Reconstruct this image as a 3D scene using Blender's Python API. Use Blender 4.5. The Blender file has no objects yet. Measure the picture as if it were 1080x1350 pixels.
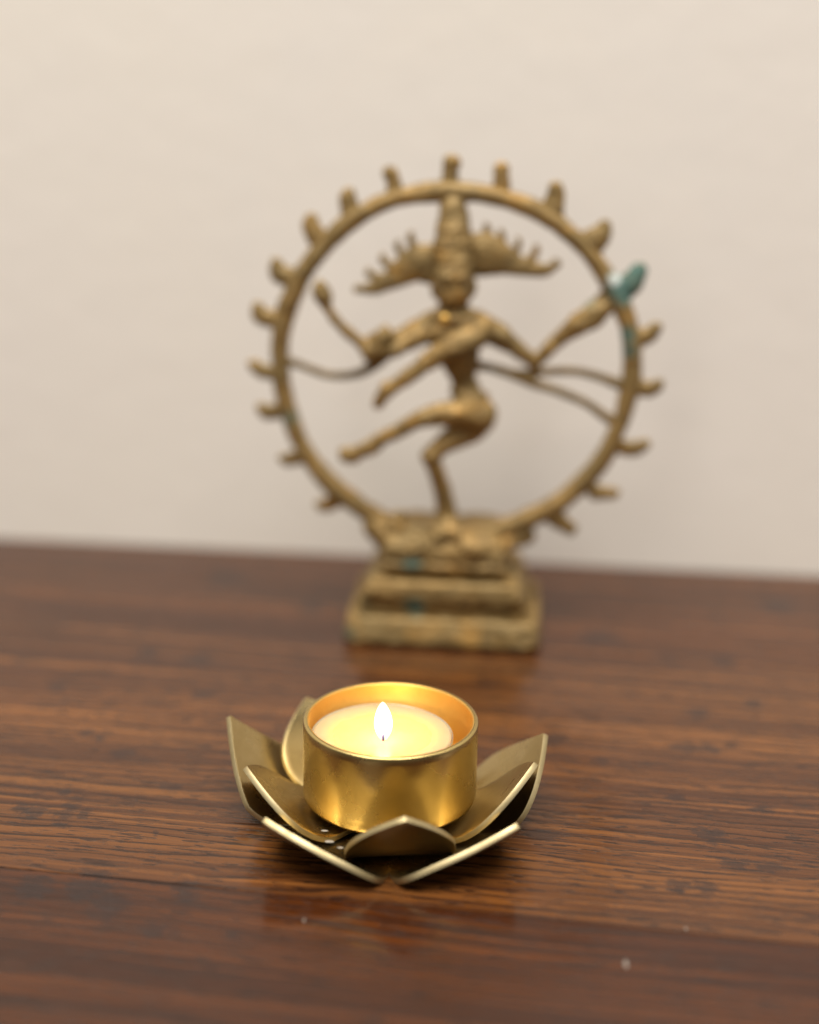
import bpy, bmesh, math, random
import numpy as np
from mathutils import Vector, Matrix, noise
random.seed(7)
C = bpy.context.scene.collection
S = bpy.context.scene

# ------------------------------------------------------------------ camera
FPX = 2050.0
PITCH, YAW, ROLL = math.radians(18.4), math.radians(4.7), math.radians(1.05)
FW = Vector((-math.sin(YAW)*math.cos(PITCH), math.cos(YAW)*math.cos(PITCH), -math.sin(PITCH)))
_r = FW.cross(Vector((0, 0, 1))).normalized(); _u = _r.cross(FW)
RT = _r*math.cos(ROLL) + _u*math.sin(ROLL)
UP = -_r*math.sin(ROLL) + _u*math.cos(ROLL)
CAM = Vector((0.03498836, -0.37664851, 0.21234485))
cd = bpy.data.cameras.new('camera'); cam = bpy.data.objects.new('camera', cd); C.objects.link(cam)
cam.matrix_world = Matrix(((RT.x, UP.x, -FW.x, CAM.x), (RT.y, UP.y, -FW.y, CAM.y), (RT.z, UP.z, -FW.z, CAM.z), (0, 0, 0, 1)))
cd.sensor_fit = 'HORIZONTAL'; cd.sensor_width = 36.0; cd.lens = 36.0*FPX/1080.0
cd.clip_start = 0.01; cd.clip_end = 50
cd.dof.use_dof = True; cd.dof.focus_distance = 0.412; cd.dof.aperture_fstop = 4.0
cd.dof.aperture_blades = 0
S.camera = cam

def ray(px, py): return FW + RT*((px-540)/FPX) - UP*((py-675)/FPX)
def on_y(px, py, y):
    d = ray(px, py); return CAM + d*((y-CAM.y)/d.y)
def on_z(px, py, z):
    d = ray(px, py); return CAM + d*((z-CAM.z)/d.z)

# ------------------------------------------------------------------ world, lamps, exposure
w = bpy.data.worlds.new('World'); S.world = w; w.use_nodes = True
w.node_tree.nodes['Background'].inputs[0].default_value = (1.0, 0.94, 0.87, 1)
w.node_tree.nodes['Background'].inputs[1].default_value = 0.14
S.view_settings.view_transform = 'Standard'; S.view_settings.look = 'None'
S.view_settings.exposure = 0.0; S.view_settings.gamma = 1.0
S.cycles.use_denoising = True
S.cycles.sample_clamp_indirect = 4.0
S.cycles.max_bounces = 10
S.cycles.caustics_reflective = False; S.cycles.caustics_refractive = False

def area(name, loc, target, sx, sy, power, col):
    l = bpy.data.lights.new(name, 'AREA'); l.shape = 'RECTANGLE'; l.size = sx; l.size_y = sy
    l.energy = power; l.color = col
    o = bpy.data.objects.new(name, l); C.objects.link(o); o.location = loc
    o.rotation_euler = (Vector(target)-Vector(loc)).to_track_quat('-Z', 'Y').to_euler(); return o
area('ceiling_lamp', (-0.05, -0.50, 1.75), (-0.05, -0.35, 0), 1.7, 0.95, 66, (1.0, 0.965, 0.905))
area('near_window', (-0.62, -1.75, 1.0), (0, 0.1, 0.05), 0.42, 1.5, 6.0, (1.0, 0.97, 0.93))
area('left_window', (-1.5, -0.28, 0.62), (0, 0.1, 0.05), 0.6, 1.0, 1.6, (1.0, 0.93, 0.83))
area('right_window', (1.6, -0.30, 0.7), (0, 0.1, 0.05), 0.20, 1.0, 3.4, (1.0, 0.95, 0.9))

# ------------------------------------------------------------------ material helpers
def new_mat(name):
    m = bpy.data.materials.new(name); m.use_nodes = True
    nt = m.node_tree; return m, nt, nt.nodes['Principled BSDF']
class G:
    """small node graph helper"""
    def __init__(s, nt): s.nt = nt
    def n(s, t, **k):
        x = s.nt.nodes.new(t)
        for a, b in k.items(): setattr(x, a, b)
        return x
    def put(s, sock, v):
        if hasattr(v, 'is_linked') or isinstance(v, bpy.types.NodeSocket): s.nt.links.new(v, sock)
        else: sock.default_value = v
    def math(s, op, a, b=0.0, c=None, clamp=False):
        x = s.n('ShaderNodeMath', operation=op, use_clamp=clamp); s.put(x.inputs[0], a); s.put(x.inputs[1], b)
        if c is not None: s.put(x.inputs[2], c)
        return x.outputs[0]
    def vmath(s, op, a, b):
        x = s.n('ShaderNodeVectorMath', operation=op); s.put(x.inputs[0], a); s.put(x.inputs[1], b); return x.outputs[0]
    def mix(s, f, a, b, mode='MIX'):
        x = s.n('ShaderNodeMix', data_type='RGBA', blend_type=mode)
        s.put(x.inputs[0], f); s.put(x.inputs[6], a); s.put(x.inputs[7], b); return x.outputs[2]
    def noise(s, vec, scale, detail=3, rough=.5, dist=0.0):
        x = s.n('ShaderNodeTexNoise'); s.put(x.inputs['Vector'], vec); x.inputs['Scale'].default_value = scale
        x.inputs['Detail'].default_value = detail; x.inputs['Roughness'].default_value = rough
        x.inputs['Distortion'].default_value = dist; return x.outputs[0]
    def ramp(s, v, lo, hi, a=0.0, b=1.0, smooth=True):
        x = s.n('ShaderNodeMapRange', interpolation_type='SMOOTHSTEP' if smooth else 'LINEAR')
        s.put(x.inputs[0], v); x.inputs[1].default_value = lo; x.inputs[2].default_value = hi
        x.inputs[3].default_value = a; x.inputs[4].default_value = b; return x.outputs[0]
    def obj(s): return s.n('ShaderNodeTexCoord').outputs['Object']
    def map(s, v, loc=(0, 0, 0), rot=(0, 0, 0), sc=(1, 1, 1)):
        x = s.n('ShaderNodeMapping'); s.put(x.inputs[0], v); x.inputs[1].default_value = loc
        x.inputs[2].default_value = rot; x.inputs[3].default_value = sc; return x.outputs[0]
    def bump(s, h, strength, dist, normal=None):
        x = s.n('ShaderNodeBump'); s.put(x.inputs['Height'], h); x.inputs['Strength'].default_value = strength
        x.inputs['Distance'].default_value = dist
        if normal is not None: s.put(x.inputs['Normal'], normal)
        return x.outputs[0]

def rgb(r, g, b): return (r, g, b, 1)

# ---- painted wall
M_wall, nt, bs = new_mat('painted_plaster'); g = G(nt); o = g.obj()
n1 = g.noise(o, 3.2, 3, .5); n2 = g.noise(o, 60, 4, .6)
g.put(bs.inputs['Base Color'], g.mix(g.ramp(n1, .35, .65), rgb(.80, .742, .652), rgb(.79, .735, .67)))
bs.inputs['Roughness'].default_value = .75
g.put(bs.inputs['Normal'], g.bump(n2, .25, .001))

# ---- stained oak
SPOTS = [(28,1060,2.2,1.0),(50,1069,4.2,2.4),(93,1060,5.5,1.8),(85,1073,3.6,2.0),(112,1074,2.2,1.2),(84,1045,1.7,1.3),(80,1088,2.8,1.1),
         (206,1099,1.1,1.0),(76,906,3.5,2.2),(85,925,1.8,2.0),(266,915,3,2.2),(114,967,2.2,2.0),(131,973,2.4,1.6),(163,993,3.2,1.6),(226,1036,4,1.6),
         (937,1100,4.2,2.6),(970,1139,4.6,2.0),(895,1168,2.6,1.7),(931,1172,2.6,1.5),(1012,1142,4.5,1.6),(716,1102,4.6,1.6),(730,974,4,2.4),
         (922,939,3.2,2.2),(996,929,3.2,1.8),(905,985,4,2.0),(937,986,2.6,2.0),(792,1002,3,1.6),(890,1052,3,1.5),(1004,1067,3.2,1.3),
         (120,1170,5,4.2),(40,1172,4,3.0),(145,1192,5,3),(245,1178,3.5,3),(310,1232,3,1.8),(200,1228,4,2),(255,872,5,3),(410,800,4,3),
         (195,860,4,3),(790,840,6,4),(880,868,5,3),(955,873,4,3),(1030,800,7,4),(300,760,7,5),(640,900,5,3)]
def wood(name, tone, seed, redness, spots=True):
    m, nt, bs = new_mat(name); g = G(nt)
    geo = g.n('ShaderNodeNewGeometry').outputs['Position']
    o = g.map(geo, rot=(0, 0, math.radians(3.3)), loc=(seed*.37, seed*.11, seed*.23))
    # warp
    wv = g.noise(g.map(o, sc=(5, 16, 1)), 1.0, 3, .5)
    warp = g.math('MULTIPLY', g.math('SUBTRACT', wv, .5), .014)
    cx = g.n('ShaderNodeCombineXYZ'); g.put(cx.inputs[1], warp)
    ow = g.vmath('ADD', o, cx.outputs[0])
    # growth bands
    band = g.noise(g.map(ow, sc=(1.6, 95, 1)), 1.0, 4, .6)
    band2 = g.noise(g.map(ow, sc=(4, 330, 1)), 1.0, 3, .65)
    fine = g.noise(g.map(ow, sc=(14, 900, 1)), 1.0, 2, .6)
    broad = g.noise(g.map(ow, sc=(3.5, 22, 1)), 1.0, 3, .55)
    # growth rings : soft saw-tooth rows a few millimetres apart, each with its row of open pores
    sp = g.n('ShaderNodeSeparateXYZ'); g.put(sp.inputs[0], ow)
    jit = g.noise(g.map(o, sc=(7, 55, 1)), 1.0, 2, .5)
    rowc = g.math('ADD', g.math('MULTIPLY', sp.outputs[1], 250), g.math('MULTIPLY', jit, 5.0))
    saw = g.math('FRACT', rowc)
    rows = g.ramp(saw, .0, .30, 1, 0)
    gr = 1-.27*redness; bl = 1-.38*redness
    def tn(a, b, c): return rgb(a*tone, b*tone*gr, c*tone*bl)
    base = g.mix(g.ramp(broad, .3, .7), tn(.112, .038, .010), tn(.190, .074, .018))
    base = g.mix(g.ramp(band, .45, .62, 0, .68), base, tn(.048, .015, .006))
    base = g.mix(g.math('MULTIPLY', g.ramp(saw, .75, .0, 0, 1), .55), base, tn(.045, .015, .006))
    base = g.mix(g.ramp(band2, .52, .70, 0, .6), base, tn(.34, .135, .032))
    base = g.mix(g.ramp(band2, .46, .30, 0, .45), base, tn(.045, .015, .006))
    base = g.mix(g.ramp(fine, .50, .70, 0, .4), base, tn(.045, .016, .006))
    # pores : short dark dashes running with the grain
    p1 = g.noise(g.map(ow, sc=(130, 1150, 1)), 1.0, 2, .6)
    p2 = g.noise(g.map(ow, loc=(3, 5, 0), sc=(60, 800, 1)), 1.0, 2, .6)
    dens = g.noise(g.map(ow, sc=(6, 60, 1)), 1.0, 3, .5)
    pr = g.math('MAXIMUM', g.ramp(p1, .46, .54), g.ramp(p2, .46, .54))
    pores = g.math('MULTIPLY', g.math('MULTIPLY', pr, rows), g.ramp(dens, .34, .52, .25, 1.0))
    pores = g.math('MAXIMUM', pores, g.math('MULTIPLY', g.ramp(p1, .56, .62), .85))
    base = g.mix(g.math('MULTIPLY', pores, .92), base, rgb(.014, .006, .004))
    # ink and burn marks
    sn = g.noise(g.map(geo, sc=(1, 1.5, 1)), 330, 3, .6); sn2 = g.noise(g.map(ow, sc=(60, 200, 1)), 1.0, 2, .5)
    blot = g.noise(g.map(geo, sc=(45, 100, 1), loc=(seed, seed*2, 0)), 1.0, 3, .6)
    marks = g.ramp(blot, .74, .78, 0, .5)
    if spots:
        tot = None
        for (px, py, rx, ry) in SPOTS:
            p = on_z(px, py, 0)
            q = g.map(g.vmath('SUBTRACT', geo, (p.x, p.y, 0)), rot=(0, 0, math.radians(3.3)), sc=(1000/rx, 1000/ry*.62, 1))
            ln = g.n('ShaderNodeVectorMath', operation='LENGTH'); g.put(ln.inputs[0], q)
            v = ln.outputs['Value']
            tot = v if tot is None else g.math('MINIMUM', tot, v)
        d = g.math('ADD', tot, g.math('MULTIPLY', g.math('SUBTRACT', sn, .5), 3.0))
        d = g.math('ADD', d, g.math('MULTIPLY', g.math('SUBTRACT', sn2, .5), 2.6))
        marks = g.math('MAXIMUM', marks, g.ramp(d, .55, 1.35, .60, 0))
    base = g.mix(marks, base, rgb(.014, .009, .009))
    g.put(bs.inputs['Base Color'], base)
    sm = g.noise(g.map(geo, sc=(20, 20, 1)), 1.0, 4, .6)
    g.put(bs.inputs['Roughness'], g.ramp(sm, .3, .7, .16, .24))
    bs.inputs['IOR'].default_value = 1.5
    bs.inputs['Specular IOR Level'].default_value = .42
    h = g.math('SUBTRACT', g.math('MULTIPLY', g.noise(g.map(ow, sc=(14, 160, 1)), 1.0, 3, .5), .35), g.math('MULTIPLY', pores, .9))
    g.put(bs.inputs['Normal'], g.bump(h, .35, .00035))
    return m
M_front = wood('dark_stained_oak', .40, 3.1, 1.0)
M_mid = wood('brown_stained_oak', .74, 1.4, .25)
M_back = wood('worn_stained_oak', .64, 5.7, .5)

# ---- brushed brass (candle holder)
def brass(name, col, col2, rough, aniso=0.0, tang=False, dirt=.35, sc=1.0, bmp=.12):
    m, nt, bs = new_mat(name); g = G(nt); o = g.obj()
    a = g.noise(o, 55*sc, 4, .6); b = g.noise(o, 420*sc, 4, .65); c = g.noise(g.map(o, sc=(1, 1, .05)), 1500*sc, 2, .5)
    base = g.mix(g.ramp(a, .3, .7), rgb(*col), rgb(*col2))
    pit = g.ramp(g.noise(o, 900*sc, 2, .5), .72, .78, 0, dirt)
    base = g.mix(g.ramp(g.noise(g.map(o, loc=(9, 3, 1)), 130*sc, 5, .7), .56, .72, 0, dirt), base, rgb(.26, .17, .07))
    base = g.mix(pit, base, rgb(.10, .065, .025))
    g.put(bs.inputs['Base Color'], base)
    bs.inputs['Metallic'].default_value = 1.0
    rr = g.math('ADD', g.ramp(a, .3, .7, rough-(.01 if aniso else .05), rough+(.02 if aniso else .08)), g.math('MULTIPLY', pit, .4))
    g.put(bs.inputs['Roughness'], rr)
    if aniso:
        bs.inputs['Anisotropic'].default_value = aniso
        t = g.n('ShaderNodeTangent', direction_type='RADIAL', axis='Z'); g.put(bs.inputs['Tangent'], t.outputs[0])
    g.put(bs.inputs['Normal'], g.bump(g.math('ADD', b, g.math('MULTIPLY', c, .5)), bmp, .0002))
    return m
M_cup = brass('brushed_brass', (.58, .44, .18), (.52, .39, .15), .27, .75, True, .0, 1.0, .006)
M_lining = brass('cup_lining_brass', (.82, .52, .15), (.76, .46, .12), .46, 0, False, .2)
M_petal = brass('dull_petal_brass', (.56, .43, .21), (.47, .35, .15), .27, 0, False, .35)
M_under = brass('shaded_tarnished_petal_back', (.34, .235, .11), (.25, .17, .08), .36, 0, False, .5)  # petal undersides: brown tarnish, with their shade also put into the colour
M_edge = brass('worn_brass_edge', (.52, .425, .24), (.40, .32, .17), .48, 0, False, .4, 1.5)

# ---- old cast brass with verdigris (statue)
def on_s(px, py): return on_y(px, py, YS)
YF = .1122; YS = YF + .022
def cast(name, warm):
    m, nt, bs = new_mat(name); g = G(nt)
    geo = g.n('ShaderNodeNewGeometry'); pos = geo.outputs['Position']
    a = g.noise(pos, 60, 4, .6); b = g.noise(pos, 260, 5, .65); c = g.noise(g.map(pos, loc=(4, 2, 7)), 95, 3, .6)
    base = g.mix(g.ramp(a, .35, .65), rgb(.31*warm, .195*warm, .066*warm), rgb(.23*warm, .155*warm, .058*warm))
    base = g.mix(g.ramp(c, .55, .7, 0, .7), base, rgb(.42*warm, .23*warm, .055*warm))
    base = g.mix(g.ramp(b, .52, .70, 0, .75), base, rgb(.085, .060, .030))
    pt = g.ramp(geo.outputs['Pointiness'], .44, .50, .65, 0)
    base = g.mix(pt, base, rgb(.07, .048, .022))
    spots = [(822, 378, 6.4, 1), (840, 358, 4.6, 1), (826, 440, 3.4, .9), (829, 460, 3.0, .8), (551, 776, 4.0, .95), (548, 724, 3.6, .8), (470, 805, 3.0, .5), (570, 838, 4.0, .4),
             (384, 548, 3.0, .6), (486, 772, 2.6, .45), (775, 395, 2.6, .45), (846, 372, 2.6, 1)]
    tot = None
    for (px, py, r, k) in spots:
        p = on_s(px, py); q = g.map(g.vmath('SUBTRACT', pos, (p.x, p.y, p.z)), sc=(1000/r, 1000/200, 1000/r))
        ln = g.n('ShaderNodeVectorMath', operation='LENGTH'); g.put(ln.inputs[0], q)
        dd = g.math('ADD', ln.outputs['Value'], g.math('MULTIPLY', g.math('SUBTRACT', b, .5), 1.6))
        v = g.ramp(dd, .5, 1.25, k, 0)
        tot = v if tot is None else g.math('MAXIMUM', tot, v)
    green = g.mix(g.ramp(c, .4, .6), rgb(.10, .17, .14), rgb(.06, .105, .09))
    base = g.mix(tot, base, green)
    p = on_s(809, 366); q = g.map(g.vmath('SUBTRACT', pos, (p.x, p.y, p.z)), sc=(1000/2.6, 1000/30, 1000/2.4))
    ln = g.n('ShaderNodeVectorMath', operation='LENGTH'); g.put(ln.inputs[0], q)
    base = g.mix(g.ramp(ln.outputs['Value'], .5, 1.2, .9, 0), base, rgb(.62, .66, .62))
    g.put(bs.inputs['Base Color'], base)
    g.put(bs.inputs['Metallic'], g.math('MULTIPLY', g.math('SUBTRACT', 1.0, tot), .42))
    g.put(bs.inputs['Roughness'], g.math('MAXIMUM', g.ramp(b, .3, .7, .46, .68), g.math('MULTIPLY', tot, .9)))
    g.put(bs.inputs['Specular IOR Level'], g.math('SUBTRACT', .5, g.math('MULTIPLY', tot, .4)))
    g.put(bs.inputs['Normal'], g.bump(g.math('ADD', b, g.math('MULTIPLY', a, .6)), .5, .0012))
    return m
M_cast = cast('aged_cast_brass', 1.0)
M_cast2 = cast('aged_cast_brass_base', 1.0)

# ---- candle materials
M_wax, nt, bs = new_mat('cream_wax'); g = G(nt); o = g.obj()
n = g.noise(o, 140, 3, .5)
rad = g.n('ShaderNodeVectorMath', operation='LENGTH'); g.put(rad.inputs[0], g.vmath('SUBTRACT', g.vmath('MULTIPLY', g.n('ShaderNodeNewGeometry').outputs['Position'], (1, 1, 0)), (-.0021, -.0021, 0)))
rd = g.math('ADD', rad.outputs['Value'], g.math('MULTIPLY', g.math('SUBTRACT', n, .5), .003))
g.put(bs.inputs['Base Color'], g.mix(g.ramp(rd, .0125, .0160), rgb(.67, .47, .18), rgb(.55, .365, .19)))
g.put(bs.inputs['Roughness'], g.ramp(rd, .0125, .0145, .2, .45))
bs.inputs['Subsurface Weight'].default_value = 1.0
bs.inputs['Subsurface Radius'].default_value = (1.0, .7, .4)
bs.inputs['Subsurface Scale'].default_value = .012
g.put(bs.inputs['Normal'], g.bump(g.noise(o, 300, 2, .5), .08, .0004))
M_alu, nt, bs = new_mat('tealight_aluminium'); bs.inputs['Base Color'].default_value = rgb(.8, .8, .78)
bs.inputs['Metallic'].default_value = 1; bs.inputs['Roughness'].default_value = .3
M_wick, nt, bs = new_mat('charred_wick'); bs.inputs['Base Color'].default_value = rgb(.02, .015, .03); bs.inputs['Roughness'].default_value = .9
M_res, nt, bs = new_mat('spilled_wax'); g = G(nt)
g.put(bs.inputs['Base Color'], g.mix(g.noise(g.obj(), 500, 3, .6), rgb(.36, .32, .25), rgb(.24, .20, .15))); bs.inputs['Roughness'].default_value = .4
M_speck, nt, bs = new_mat('old_wax_speck'); bs.inputs['Base Color'].default_value = rgb(.21, .175, .145); bs.inputs['Roughness'].default_value = .6
M_flame = bpy.data.materials.new('candle_flame'); M_flame.use_nodes = True; nt = M_flame.node_tree
for nn in list(nt.nodes): nt.nodes.remove(nn)
g = G(nt); out = g.n('ShaderNodeOutputMaterial'); em = g.n('ShaderNodeEmission')
sep = g.n('ShaderNodeSeparateXYZ'); g.put(sep.inputs[0], g.obj())
hz = sep.outputs[2]
g.put(em.inputs[0], g.mix(g.ramp(hz, .0002, .0042), rgb(.28, .30, 1.0), rgb(1.0, .86, .58)))
g.put(em.inputs[1], g.ramp(hz, .0012, .0052, 260, 1700))
nt.links.new(em.outputs[0], out.inputs['Volume'])

# ------------------------------------------------------------------ object helpers
def link(name, me, mats, parent=None, smooth=True, auto=None):
    if not isinstance(mats, (list, tuple)): mats = [mats]
    for m in mats: me.materials.append(m)
    if smooth:
        for p in me.polygons: p.use_smooth = True
    ob = bpy.data.objects.new(name, me); C.objects.link(ob)
    if parent is not None:
        ob.parent = parent; ob.matrix_parent_inverse = parent.matrix_world.inverted()
    return ob
def thing(name, label, cat, loc):
    e = bpy.data.objects.new(name, None); C.objects.link(e); e.location = loc; e.empty_display_size = .01
    e.matrix_world = Matrix.Translation(loc); e['label'] = label; e['category'] = cat; return e
def mesh(name, vs, fs):
    me = bpy.data.meshes.new(name); me.from_pydata([tuple(v) for v in vs], [], fs); me.update(); return me
def apply_mods(ob):
    dg = bpy.context.evaluated_depsgraph_get(); ev = ob.evaluated_get(dg)
    me = bpy.data.meshes.new_from_object(ev, depsgraph=dg); ob.modifiers.clear(); old = ob.data; ob.data = me
    bpy.data.meshes.remove(old)
    for p in me.polygons: p.use_smooth = True
    return ob
def lathe(name, prof, n=96):
    vs, fs = [], []
    for (r, z) in prof:
        for k in range(n):
            a = 2*math.pi*k/n; vs.append((r*math.cos(a), r*math.sin(a), z))
    m = len(prof)
    for i in range(m-1):
        for k in range(n):
            k2 = (k+1) % n; fs.append((i*n+k, i*n+k2, (i+1)*n+k2, (i+1)*n+k))
    return vs, fs

# ------------------------------------------------------------------ setting : wall
YW = .2035
wl = mesh('wall', [(-1.6, YW, -.9), (1.6, YW, -.9), (1.6, YW, 2.2), (-1.6, YW, 2.2), (-1.6, YW+.1, -.9), (1.6, YW+.1, -.9), (1.6, YW+.1, 2.2), (-1.6, YW+.1, 2.2)],
          [(0, 1, 2, 3), (5, 4, 7, 6), (4, 0, 3, 7), (1, 5, 6, 2), (3, 2, 6, 7), (4, 5, 1, 0)])
o = link('wall', wl, M_wall, None, False); o['kind'] = 'structure'

# ------------------------------------------------------------------ table : boards whose grain runs a little askew of the wall
tb = thing('wooden_table', 'dark stained oak table top under the candle holder and statue, against the wall', 'table', (0, -.1, -.026))
SL = -math.tan(math.radians(3.3))
def jy(y0, x): return y0 + SL*x
XL, XR = -.62, .62
joints = [-.47, -.245, -.0455, .118]
def board(ya, yb, mat, dz=0):
    gap = .00005
    def y_at(spec, x, s):
        if spec is None: return YW-.0006
        return jy(spec, x) + s*gap
    me = bpy.data.meshes.new('board'); bm = bmesh.new()
    pts = [(XL, y_at(ya, XL, 1)), (XR, y_at(ya, XR, 1)), (XR, y_at(yb, XR, -1)), (XL, y_at(yb, XL, -1))]
    lo = [bm.verts.new((x, y, -.026)) for x, y in pts]; hi = [bm.verts.new((x, y, dz)) for x, y in pts]
    bm.faces.new(list(reversed(lo))); bm.faces.new(hi)
    for i in range(4): bm.faces.new((lo[i], lo[(i+1) % 4], hi[(i+1) % 4], hi[i]))
    te = [e for e in bm.edges if all(abs(v.co.z-dz) < 1e-6 for v in e.verts)]
    bmesh.ops.bevel(bm, geom=te, offset=.00016, segments=2, affect='EDGES')
    bm.to_mesh(me); bm.free()
    return link('board', me, mat, tb, False)
board(joints[0], joints[1], M_front); board(joints[1], joints[2], M_front, -.00006)
board(joints[2], joints[3], M_mid); board(joints[3], None, M_back, -.00005)

# ------------------------------------------------------------------ lotus candle holder
lot = thing('lotus_candle_holder', 'brass lotus candle holder with pointed petals around a round cup, in front of the statue', 'candle holder', (0, 0, 0))
def petal(ang, R, Z, z0, W, a0, flat, pw, peak=.60, bowl=.0, th=.0015, tip=2.0, WL=None, WRt=None):
    nu, nv = 30, 17
    vs, fs = [], []
    CA = np.linspace(a0, R, 200); CZ = z0 + (Z-z0)*np.clip((CA-flat)/(R-flat), 0, 1)**pw
    CU = np.concatenate([[0], np.cumsum(np.hypot(np.diff(CA), np.diff(CZ)))]); CU /= CU[-1]
    for i in range(nu):
        u = i/(nu-1)
        a = float(np.interp(u, CU, CA)); z = float(np.interp(u, CU, CZ))
        if u < peak: ww = .40+.60*math.sin(math.pi/2*(u/peak))**1.1
        else:
            t = (u-peak)/(1-peak); ww = max(0, 1-t**tip)
        ww = max(ww, .012)
        for j in range(nv):
            v = -1+2*j/(nv-1); l = ww*v*((WL or W) if v > 0 else (WRt or W))
            k = max(0, (a-flat)/(R-flat))
            dz = bowl*l*l*(k*1.0)
            x = a - .35*dz; zz = z + dz + .00025*noise.noise(Vector((a*80, l*80, ang)))
            vs.append((x*math.cos(ang)-l*math.sin(ang), x*math.sin(ang)+l*math.cos(ang), zz))
    for i in range(nu-1):
        for j in range(nv-1):
            fs.append((i*nv+j, i*nv+j+1, (i+1)*nv+j+1, (i+1)*nv+j))
    me = mesh('petal', vs, fs)
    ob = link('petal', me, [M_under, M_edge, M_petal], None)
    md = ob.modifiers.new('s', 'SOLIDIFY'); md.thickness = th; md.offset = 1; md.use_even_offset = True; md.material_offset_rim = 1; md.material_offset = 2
    bv = ob.modifiers.new('b', 'BEVEL'); bv.width = .00028; bv.segments = 2; bv.limit_method = 'ANGLE'; bv.angle_limit = math.radians(50)
    apply_mods(ob)
    # flat shading across the cut edge
    me = ob.data
    ob.parent = lot
    return ob
D = math.radians
# (angle, tip radius, tip height)
for (a, R, Z, WL, WR_) in ((167, .0470, .0210, .0195, .0150), (16, .0428, .0202, .0165, .0185), (95, .0420, .0145, .018, .018),
                           (-128, .0452, .0165, .0246, .0090), (-41, .0462, .0160, .0090, .0246)):
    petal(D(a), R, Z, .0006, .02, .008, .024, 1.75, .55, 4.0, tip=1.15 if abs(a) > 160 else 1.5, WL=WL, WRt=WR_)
for (a, R, Z) in ((-158, .0392, .0192), (-12, .0395, .0217), (133, .0398, .0190), (-79, .0385, .0203), (75, .0340, .0150)):
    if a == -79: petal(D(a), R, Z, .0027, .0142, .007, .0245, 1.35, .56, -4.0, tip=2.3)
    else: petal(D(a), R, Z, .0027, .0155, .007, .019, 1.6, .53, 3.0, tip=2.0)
vs, fs = lathe('hub', [(.0001, .0046), (.0200, .0046), (.0205, .0049), (.0205, .0054), (.0200, .0057), (.0001, .0057)], 72)
link('hub', mesh('hub', vs, fs), M_petal, lot)
ZB, ZR = .0056, .0282
ro, ri = .0235, .0220
prof = [(.0001, ZB), (ro-.0012, ZB), (ro-.0004, ZB+.0003), (ro, ZB+.0012)] + [(ro, ZB+.0012+(ZR-ZB-.0016)*k/10) for k in range(1, 11)] + \
       [(ro-.0002, ZR-.0001), (ro-.0005, ZR), (ri+.0004, ZR), (ri+.0001, ZR-.0001), (ri, ZR-.0005), (ri, ZB+.003), (ri-.0008, ZB+.0018), (.0001, ZB+.0018)]
vs, fs = lathe('cup', prof, 160)
cp = link('cup', mesh('cup', vs, fs), [M_cup, M_lining], lot)
for p in cp.data.polygons:
    if p.index//160 >= 16: p.material_index = 1
# dried glue / wax crumbs by the foot of the cup
for (px, py, s) in ((428, 1092, .7), (434, 1106, .9), (449, 1114, .6)):
    p = on_z(px, py, .0066)
    bm = bmesh.new(); bmesh.ops.create_icosphere(bm, subdivisions=3, radius=.0006*s)
    for v in bm.verts:
        v.co *= 1 + .45*noise.noise(v.co*1500 + Vector((px, py, 0))); v.co.x *= 2.2; v.co.z *= .4
        v.co += Vector((p.x, p.y, .0058 if px < 500 else p.z))
    me = bpy.data.meshes.new('wax_crumb'); bm.to_mesh(me); bm.free(); link('wax_crumb', me, M_res, lot)

# ------------------------------------------------------------------ tea light
TX, TY, TZ, TR = -.0021, -.0021, .0245, .0188
tl = thing('tealight', 'lit round cream tealight burning inside the brass cup of the lotus holder', 'candle', (TX, TY, ZB+.0019))
prof = [(.0001, .0077), (TR+.0000, .0077), (TR+.0003, .0082), (TR+.0003, TZ-.0003), (TR+.0001, TZ-.0003), (TR+.0001, .0085), (.0001, .0085)]
vs, fs = lathe('can', prof, 96); link('foil_case', mesh('foil_case', [(x+TX, y+TY, z) for x, y, z in vs], fs), M_alu, tl)
prof = [(.0001, .0087), (TR-.0002, .0087), (TR-.0001, TZ-.0006), (TR-.0003, TZ-.0001), (TR-.0009, TZ), (TR-.003, TZ-.0001), (.0145, TZ-.0003), (.0130, TZ-.0006), (.0001, TZ-.0006)]
vs, fs = lathe('wax', prof, 96); link('wax', mesh('wax', [(x+TX, y+TY, z) for x, y, z in vs], fs), M_wax, tl)
WP = on_z(505.5, 976, TZ-.0006)
vs, fs = lathe('wick', [(.0001, -.0006), (.00045, -.0006), (.00038, .0015), (.00032, .0032), (.0002, .0036), (.0001, .0037)], 12)
link('wick', mesh('wick', [(x+WP.x-.00028*(z/.004)**2, y+WP.y, z+WP.z) for x, y, z in vs], fs), M_wick, tl)
fp = []
FH, FRr = .0116, .0025
for k in range(26):
    t = k/25; 
    r = FRr*(math.sin(math.pi*min(1, t**.85))**.72)
    fp.append((max(r, .00003), t*FH))
vs, fs = lathe('flame', fp, 32)
fm = mesh('flame', [(x-.0003*(z/FH)**2, y, z) for x, y, z in vs], fs)
for m in (M_flame,): fm.materials.append(m)
fo = bpy.data.objects.new('flame', fm); C.objects.link(fo); fo.location = (WP.x, WP.y, WP.z-.0002)
for p in fm.polygons: p.use_smooth = True
bpy.context.view_layer.update()
fo.parent = tl; fo.matrix_parent_inverse = tl.matrix_world.inverted()
pl = bpy.data.lights.new('flame_light', 'POINT'); pl.energy = .014; pl.color = (1.0, .62, .20); pl.shadow_soft_size = .0015
po = bpy.data.objects.new('flame_light', pl); C.objects.link(po); po.location = (WP.x, WP.y, WP.z+.0060)

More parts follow.
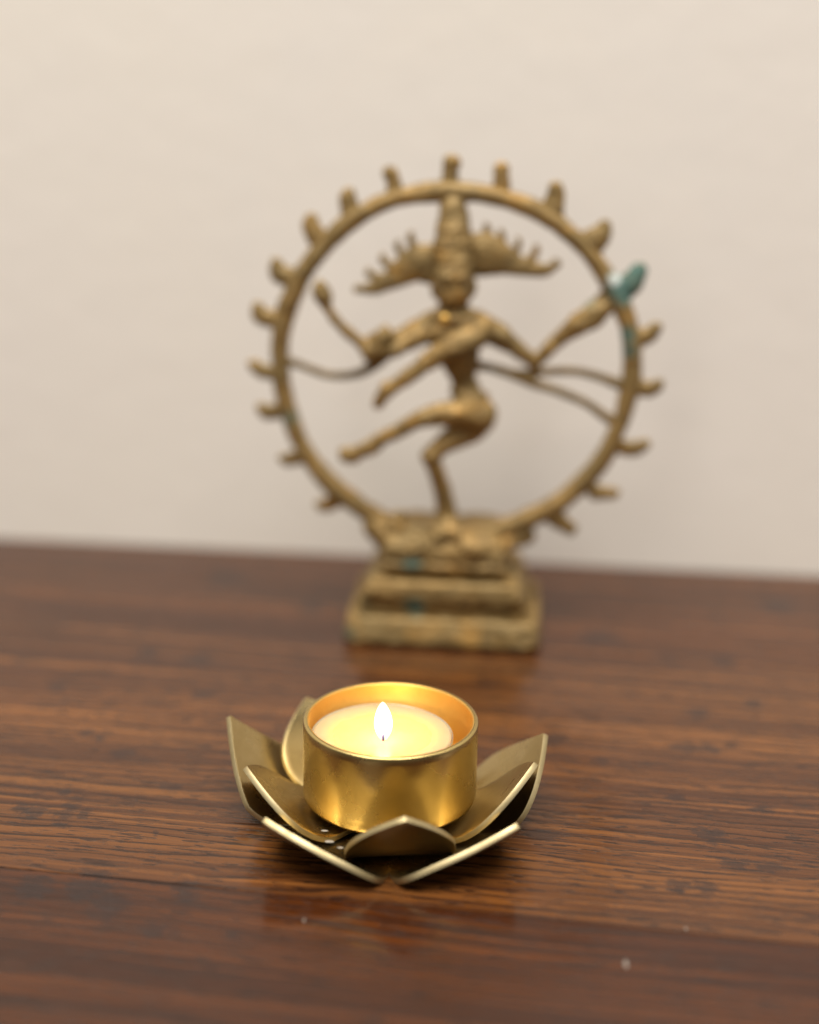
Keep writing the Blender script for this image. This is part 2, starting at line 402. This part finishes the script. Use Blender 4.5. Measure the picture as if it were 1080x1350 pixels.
# ------------------------------------------------------------------ statue
st = thing('dancer_statue', 'tarnished brass statue of a four-armed dancer inside a ring of flames, standing by the wall', 'statue', (on_z(581, 857, 0).x, YS, 0))
PXM = ((Vector((0, YS, .09))-CAM).dot(FW))/FPX        # metres per photo pixel at the statue
def tube(bm, pts, rad, seg=12, flat=1.0, sub=6, cap=True):
    """smooth tapered tube through pts; flat scales its thickness front to back"""
    P = [Vector(p) for p in pts]; n = len(P)
    Q, R_ = [], []
    for i in range(n-1):
        p0 = P[max(0, i-1)]; p1 = P[i]; p2 = P[i+1]; p3 = P[min(n-1, i+2)]
        for s in range(sub):
            t = s/sub
            Q.append(.5*((2*p1)+(-p0+p2)*t+(2*p0-5*p1+4*p2-p3)*t*t+(-p0+3*p1-3*p2+p3)*t**3))
            R_.append(rad[i]*(1-t)+rad[i+1]*t)
    Q.append(P[-1]); R_.append(rad[-1])
    rings = []
    m = len(Q)
    # rounded ends
    QQ, RR = [], []
    d0 = (Q[1]-Q[0]).normalized(); d1 = (Q[-1]-Q[-2]).normalized()
    for a in (80, 55, 28): QQ.append(Q[0]-d0*R_[0]*math.sin(D(a))*.8); RR.append(R_[0]*math.cos(D(a)))
    QQ += Q; RR += R_
    for a in (28, 55, 80): QQ.append(Q[-1]+d1*R_[-1]*math.sin(D(a))*.8); RR.append(R_[-1]*math.cos(D(a)))
    Yv = Vector((0, 1, 0))
    for i, (q, r) in enumerate(zip(QQ, RR)):
        d = (QQ[min(len(QQ)-1, i+1)]-QQ[max(0, i-1)]).normalized()
        s = d.cross(Yv)
        if s.length < .1: s = Vector((1, 0, 0))
        s.normalize(); b = s.cross(d).normalized()
        rings.append([bm.verts.new(q + s*(r*math.cos(2*math.pi*k/seg)) + b*(r*flat*math.sin(2*math.pi*k/seg))) for k in range(seg)])
    for i in range(len(rings)-1):
        for k in range(seg):
            k2 = (k+1) % seg; bm.faces.new((rings[i][k], rings[i][k2], rings[i+1][k2], rings[i+1][k]))
    bm.faces.new(list(reversed(rings[0]))); bm.faces.new(rings[-1])
def ball(bm, c, rx, ry, rz, rot=0.0):
    r = bmesh.ops.create_icosphere(bm, subdivisions=3, radius=1.0)
    M = Matrix.Translation(c) @ Matrix.Rotation(rot, 4, 'Y') @ Matrix.Diagonal((rx, ry, rz, 1))
    bmesh.ops.transform(bm, matrix=M, verts=r['verts'])
def s3(px, py, dy=0.0):                        # point of the statue, dy metres in front of its middle plane
    return on_y(px, py, YS-dy)
def t_(bm, pts, rad, flat=1.0, **k):           # pts (px, py[, dy mm]); radii in photo pixels
    tube(bm, [s3(p[0], p[1], (p[2] if len(p) > 2 else 0)/1000) for p in pts], [(r*1.08+.8)*PXM for r in rad], flat=flat, **k)
def b_(bm, px, py, dy, rx, rz, ry, rot=0.0):
    ball(bm, s3(px, py, dy/1000), rx*PXM, ry*PXM, rz*PXM, D(rot))
def finish(name, bm, voxel=None, mat=None, parent=None, rough=.0, smooth=2):
    me = bpy.data.meshes.new(name); bm.to_mesh(me); bm.free()
    ob = link(name, me, mat or M_cast, None)
    if voxel:
        r = ob.modifiers.new('r', 'REMESH'); r.mode = 'VOXEL'; r.voxel_size = voxel; r.use_smooth_shade = True
        if smooth:
            s = ob.modifiers.new('sm', 'SMOOTH'); s.factor = .5; s.iterations = smooth
        apply_mods(ob)
    if rough:
        me = ob.data; n = len(me.vertices); co = np.empty(n*3); no = np.empty(n*3)
        me.vertices.foreach_get('co', co); me.vertex_normals.foreach_get('vector', no)
        co = co.reshape(-1, 3); no = no.reshape(-1, 3)
        d = np.array([noise.noise(Vector(c)*220)+.5*noise.noise(Vector(c)*600) for c in co])
        co += no*(rough*d)[:, None]
        me.vertices.foreach_set('co', co.ravel()); me.update()
    ob.parent = parent or st; ob.matrix_parent_inverse = st.matrix_world.inverted()
    return ob
bpy.context.view_layer.update()

# ring of flames
RC = s3(598, 486); RR_ = 231.5*PXM
bm = bmesh.new(); N = 160; seg = 14; rows = []
for i in range(N):
    a = 2*math.pi*i/N; cdir = Vector((math.cos(a), 0, math.sin(a)))
    wob = 1+.006*math.sin(3*a+1)+.004*math.sin(7*a)
    r1 = 12.3*PXM*(1+.06*math.sin(5*a)+.05*math.sin(11*a+2)); r2 = .0036
    row = []
    for k in range(seg):
        t = 2*math.pi*k/seg
        # flat front with a raised bead on the inner and outer rim
        cc = math.copysign(abs(math.cos(t))**.8, math.cos(t)); ss = math.copysign(abs(math.sin(t))**.8, math.sin(t))
        row.append(bm.verts.new(RC + cdir*(RR_*wob + r1*cc) + Vector((0, r2*ss, 0))))
    rows.append(row)
for i in range(N):
    for k in range(seg):
        bm.faces.new((rows[i][k], rows[i][(k+1) % seg], rows[(i+1) % N][(k+1) % seg], rows[(i+1) % N][k]))
bmesh.ops.recalc_face_normals(bm, faces=bm.faces)
ring = finish('ring', bm, None, rough=.0005)
for p in ring.data.polygons: p.use_smooth = True

FL = [((594, 246), (594, 226), (596, 214), 10, 8, 10), ((521, 252), (518, 236), (514, 227), 9, 7, 8.5), ((464, 281), (459, 264), (460, 254), 11, 9.5, 6),
      ((419, 313), (410, 299), (411, 288), 12, 10, 6.5), ((381, 366), (367, 359), (365, 347), 12, 10, 5.5), ((362, 421), (344, 417), (340, 404), 10, 9, 6),
      ((362, 491), (346, 489), (335, 481), 8, 8, 6), ((371, 541), (354, 544), (346, 538), 9, 8.5, 6), ((402, 600), (386, 605), (375, 606), 9, 8.5, 5.5),
      ((449, 655), (433, 665), (423, 667), 11, 8, 4.5), ((662, 250), (661, 232), (661, 222), 9.5, 8, 8.5), ((729, 276), (733, 256), (733, 246), 12, 9, 7.5),
      ((783, 318), (793, 308), (798, 297), 15, 10.5, 7), ((819, 381), (834, 371), (844, 354), 15, 12, 8), ((841, 445), (855, 442), (865, 432), 11, 9, 6.5),
      ((843, 511), (858, 513), (868, 507), 9, 8, 5.5), ((820, 589), (836, 592), (849, 586), 9, 8.5, 5.5), ((784, 649), (799, 650), (810, 651), 10, 7.5, 4.5),
      ((734, 684), (744, 692), (754, 699), 12, 8, 4.5)]
for i, (p0, p1, p2, r0, r1, r2) in enumerate(FL):
    bm = bmesh.new()
    r0 *= 1.1; r1 *= 1.15; r2 = max(r2*1.1, 7.5)
    t_(bm, [p0, p1, p2], [r0, r1, r2], .62, sub=4, seg=10)
    # the curl at the flame's tip
    q = Vector((p2[0]-p1[0], p2[1]-p1[1])); 
    t_(bm, [p2, (p2[0]+q.x*.25+(-3 if p2[0] < 598 else 2), p2[1]-3)], [r2*.9, r2*.55], .6, sub=3, seg=10)
    finish('flame_tongue', bm, .00055, rough=.0003, smooth=1)

# the dancer : one continuous body
bm = bmesh.new()
# tall headdress, head, neck
t_(bm, [(598, 262, 1), (598, 290, 2), (598, 318, 3), (598, 345, 4)], [12, 19, 23, 24], .85)
for (yy, ww) in ((300, 23), (322, 28.5), (344, 30)): b_(bm, 598, yy, 3, ww, 5, ww*.85)
b_(bm, 598, 366, 5, 26, 30, 25); b_(bm, 598, 385, 6.5, 21, 20, 20)         # skull, jaw
b_(bm, 598, 374, 10.5, 3.4, 6, 4); b_(bm, 598, 387, 9.6, 6, 2.0, 3)         # nose, lips
b_(bm, 588, 366, 11, 5, 2.6, 3.5); b_(bm, 608, 366, 11, 5, 2.6, 3.5)       # eyes
b_(bm, 575, 378, 4, 6.5, 16, 9); b_(bm, 621, 378, 4, 6.5, 16, 9); b_(bm, 598, 396, 4, 21, 13, 12)           # ears with pendants
t_(bm, [(597, 395, 3), (597, 415, 3)], [15, 17])
t_(bm, [(572, 414, 5), (597, 424, 8), (626, 413, 5)], [5, 5.5, 5], 1)      # necklace
# chest, waist, hips
t_(bm, [(597, 424, 2), (600, 446, 3), (606, 474, 3), (611, 500, 2), (616, 522, 2), (622, 546, 2)], [30, 31, 24, 15, 19, 27], .72)
b_(bm, 570, 425, 2, 22, 15, 14, -18); b_(bm, 630, 425, 2, 24, 16, 14, 22)
b_(bm, 582, 439, 6, 19, 15, 9); b_(bm, 617, 439, 6, 19, 15, 9); b_(bm, 604, 462, 2, 27, 18, 13)
t_(bm, [(598, 515, 3), (616, 523, 6), (640, 522, 3)], [5, 6, 5]); b_(bm, 628, 548, 1, 25, 24, 19)
b_(bm, 640, 556, -1, 14, 14, 14)
b_(bm, 598, 419, 1, 30, 15, 13)
# upper arms held out
t_(bm, [(572, 428, 2), (545, 441, 3), (515, 455, 4), (490, 463, 5)], [19, 16, 14.5, 15], .8)
t_(bm, [(490, 465, 5), (476, 452, 6), (452, 432, 7), (434, 410, 8), (427, 396, 8)], [11, 7, 6, 5.5, 7], .9)
b_(bm, 426, 387, 8, 12.5, 18, 10, -18)                                       # small drum
t_(bm, [(503, 456, 5), (507, 440, 6), (509, 431, 6)], [16, 10, 4]); b_(bm, 494, 452, 5, 13, 15, 9)
t_(bm, [(628, 428, 2), (655, 440, 3), (676, 456, 2), (694, 469, 1), (705, 478, 0)], [17, 15, 11, 9, 8], .85)
t_(bm, [(705, 478, 0), (722, 462, 1), (740, 444, 1), (762, 424, 1), (788, 400, 0), (806, 389, 0)], [8, 7.5, 9, 8, 8, 12], .75)
t_(bm, [(738, 446, 1), (760, 429, 2), (786, 416, 2), (800, 402, 1)], [8, 14, 13, 10], .6)
t_(bm, [(772, 428, 1), (788, 424, 1), (796, 416, 1)], [7, 6, 3], .6)
# lower arms
t_(bm, [(640, 432, 5), (620, 446, 9), (592, 459, 11), (562, 478, 12), (538, 496, 12), (516, 512, 12), (502, 526, 11)], [15, 16, 14, 11, 8.5, 8.5, 8], .85)
b_(bm, 508, 511, 12, 7, 10, 6, 20); t_(bm, [(508, 518, 12), (499, 530, 11), (496, 534, 10)], [8, 7, 5])
t_(bm, [(555, 440, 6), (534, 452, 10), (520, 464, 12)], [11, 9, 7], .8)
# raised leg and foot
t_(bm, [(636, 548, 4), (606, 545, 9), (580, 547, 12), (562, 549, 13)], [21, 18, 14, 11], .85)
t_(bm, [(562, 549, 13), (540, 560, 13), (516, 573, 12), (494, 583, 12), (476, 593, 12)], [11, 9.5, 9, 7.5, 7], .9)
t_(bm, [(498, 587, 12), (476, 595, 12), (462, 600, 12), (455, 601, 12)], [7.5, 8.5, 10, 9], .75)
for k, (fx, fy) in enumerate(((448, 592), (452, 598), (456, 604), (461, 608))): t_(bm, [(fx+8, fy-1, 12), (fx, fy+1, 12)], [3.4, 3], .9, seg=8)
b_(bm, 495, 590, 12, 7, 7, 6)
# standing leg
t_(bm, [(626, 560, 2), (604, 574, 5), (584, 586, 8), (569, 598, 10)], [20, 16, 13, 11], .9)
t_(bm, [(568, 600, 10), (573, 616, 9), (580, 636, 7), (586, 658, 5), (589, 680, 5), (590, 700, 6)], [11.5, 10, 10, 10.5, 13, 20], 1)
t_(bm, [(589, 686, 5), (584, 702, 10), (578, 706, 14)], [9, 9, 7])
t_(bm, [(580, 690, 5), (600, 690, 5)], [5, 5])
pb = bmesh.new(); b_(pb, 586, 421, 13, 6, 7, 4, 20); finish('highlight_bead', pb, None, M_lining)  # added bright bead standing in for the golden highlight on the chest
finish('dancer_body', bm, .0006, rough=.0006, smooth=2)
# fans of flying hair
def hair(side):
    bm = bmesh.new()
    if side < 0:
        tips = [(541, 309, 556, 338), (524, 320, 542, 347), (504, 338, 526, 358), (485, 357, 508, 368), (470, 379, 494, 379)]
        mass = [[(570, 348), (552, 348), (536, 355), (514, 368)], [24, 24, 18, 8]]
        root = (574, 352)
    else:
        tips = [(642, 297, 638, 328), (662, 306, 655, 334), (684, 316, 672, 340), (708, 326, 690, 348), (734, 345, 715, 356)]
        mass = [[(627, 336), (645, 337), (664, 342), (690, 351)], [27, 26, 20, 8]]
        root = (622, 346)
    t_(bm, mass[0], mass[1], .35)
    for i, (tx, ty, mx, my) in enumerate(tips):
        sg = -1 if side < 0 else 1
        e = 5.2 if i == 4 and side > 0 else 4.4
        t_(bm, [root, ((root[0]+mx)/2, (root[1]+my)/2), (mx, my), (mx*.35+tx*.65+sg*2.5, my*.35+ty*.65+2), (tx, ty+3), (tx-sg*2, ty-2)],
           [9, 10, 8.5, 5.0, e, e*.7], .5, seg=10)
    return finish('hair_fan', bm, .0006, rough=.0003, smooth=1)
hair(-1); hair(1)
# scarf strands flying out to the ring
def strand(pts, rad):
    rad = [q*.9 for q in rad]
    bm = bmesh.new(); t_(bm, pts, rad, .8, sub=8); return finish('scarf_strand', bm, None, rough=.0002)
strand([(505, 470, 3), (482, 488, 2), (458, 495, 1), (432, 494, 0), (405, 485, 0), (386, 478, 0), (372, 476, 0)], [9, 6, 4.8, 4.4, 4.4, 5, 7])
strand([(624, 482, 2), (650, 485, 1), (678, 492, 0), (706, 491, 0), (740, 489, 0), (768, 491, 0), (796, 499, 0), (822, 508, 0)], [7, 5, 5.5, 5.5, 4.8, 4.8, 5.2, 8])
strand([(650, 486, 2), (678, 494, 1), (706, 506, 0), (740, 517, 0), (772, 531, 0), (794, 546, 0), (810, 556, 0)], [5, 6.5, 6, 5, 5, 5.4, 8])
strand([(704, 476, 0), (707, 486, 0), (706, 494, 0)], [7, 6, 6])

# pedestal tiers
def tier(name, levels, voxel=None, mat=None, rough=.0005, lotus=0):
    """levels: (photo y of the front face, left px, right px, setback mm, depth mm)"""
    NS = 88; vs, fs = [], []
    for (py, xl, xr, sb, dep) in levels:
        y = YF + sb/1000
        a = on_y(xl, py, y); b = on_y(xr, py, y); c = on_y((xl+xr)/2, py, y)
        cx = (a.x+b.x)/2; hw = (b.x-a.x)/2; cy = y + dep/2000; hd = dep/2000
        for k in range(NS):
            t = 2*math.pi*k/NS; e = .13
            ss = math.copysign(abs(math.sin(t))**e, math.sin(t)); cc = math.copysign(abs(math.cos(t))**e, math.cos(t))
            m = 1+(lotus*(abs(math.sin(t*9))-.5) if lotus else 0)
            vs.append((cx+hw*cc*m, cy+hd*ss*m, c.z))
    m = len(levels)
    for i in range(m-1):
        for k in range(NS): fs.append((i*NS+k, i*NS+(k+1) % NS, (i+1)*NS+(k+1) % NS, (i+1)*NS+k))
    fs.append(tuple(reversed(range(NS)))); fs.append(tuple(range((m-1)*NS, m*NS)))
    bm = bmesh.new(); mm = mesh(name, vs, fs); bm.from_mesh(mm)
    bmesh.ops.triangulate(bm, faces=[f for f in bm.faces if len(f.verts) > 4])
    return finish(name, bm, voxel or .0010, mat or M_cast2, rough=rough*.6, smooth=1)
tier('plinth', [(853, 452, 711, .6, 47), (850, 451, 712, .2, 47.6), (836, 453, 711, 1.0, 46), (820, 457, 709, 2.2, 44), (817, 459, 707, 3.2, 42), (815, 472, 696, 7.5, 33)], voxel=.0007, rough=.0009)
tier('lotus_tier', [(822, 474, 694, 6, 36), (803, 475, 693, 6.5, 35), (797, 472, 694, 4.6, 39), (786, 478, 689, 3.8, 40), (772, 484, 683, 4.6, 39), (768, 488, 680, 5.4, 37), (765, 504, 668, 9, 30)], voxel=.0007, lotus=.02, rough=.0011)
tier('upper_tier', [(772, 506, 666, 9, 30), (760, 508, 664, 9.5, 29), (754, 503, 666, 7.2, 33), (748, 501, 668, 6.4, 34), (742, 506, 664, 8.0, 31), (737, 502, 667, 6.6, 34), (730, 506, 666, 7, 33), (716, 507, 662, 8, 31), (706, 514, 650, 11, 26)], voxel=.0007, lotus=.02, rough=.0012)
# small crouching figure lying across the pedestal
bm = bmesh.new()
t_(bm, [(498, 694, 2), (512, 704, 4), (535, 707, 5), (560, 710, 5), (590, 713, 5), (620, 716, 4), (645, 720, 3), (664, 722, 2)], [13, 18, 19, 18, 19, 19, 15, 11], 1.1)
b_(bm, 524, 694, 8, 15, 15, 13); b_(bm, 527, 680, 8, 9, 8, 8); b_(bm, 512, 712, 9, 11, 10, 9)
t_(bm, [(540, 704, 9), (560, 716, 13), (548, 728, 14)], [8, 7, 6]); t_(bm, [(600, 710, 10), (622, 722, 14), (650, 730, 12)], [11, 9, 7])
t_(bm, [(570, 700, 8), (592, 700, 12), (612, 708, 12)], [8, 9, 7]); t_(bm, [(520, 728, 4), (580, 733, 5), (655, 738, 3)], [12, 13, 12], 1.2)
t_(bm, [(486, 684, 1), (494, 696, 2), (510, 716, 2)], [9, 14, 12], .8); t_(bm, [(700, 706, 0), (672, 714, 1), (650, 728, 2)], [9, 12, 12], .8)
finish('crouching_figure', bm, .0006, M_cast2, rough=.0006, smooth=2)
for (px, py, dx) in ((470, 857, 0), (690, 863, 0), (470, 857, 1), (690, 863, 1)):
    p = on_z(px, py, 0); y = YF+.004 if not dx else YF+.040
    bm = bmesh.new(); bmesh.ops.create_cone(bm, cap_ends=True, segments=14, radius1=.0030, radius2=.0036, depth=.0022, matrix=Matrix.Translation((p.x, y, .0011)))
    finish('foot', bm, None, M_cast2)

# ------------------------------------------------------------------ specks of dust and wax on the table
for i, (px, py, s) in enumerate(((825, 1272, .62), (904, 1225, .3), (401, 1215, .3))):
    p = on_z(px, py, 0); bm = bmesh.new(); bmesh.ops.create_icosphere(bm, subdivisions=3, radius=.0010*s)
    for v in bm.verts:
        v.co *= 1+.8*noise.noise(v.co*1500+Vector((i*3, 0, 0))); v.co.z *= .3; v.co.y *= 2.2; v.co.x *= .8
        v.co += Vector((p.x, p.y, .0002))
    me = bpy.data.meshes.new('wax_drip'); bm.to_mesh(me); bm.free()
    ob = link('wax_drip', me, M_speck); 
    ob['category'] = 'wax speck'
    ob['label'] = ['largest whitish wax speck on the dark front board, right of the candle holder', 'small pale speck just above the board joint, right of the candle holder',
                   'tiny pale speck on the dark board just below left of the lotus holder'][i]
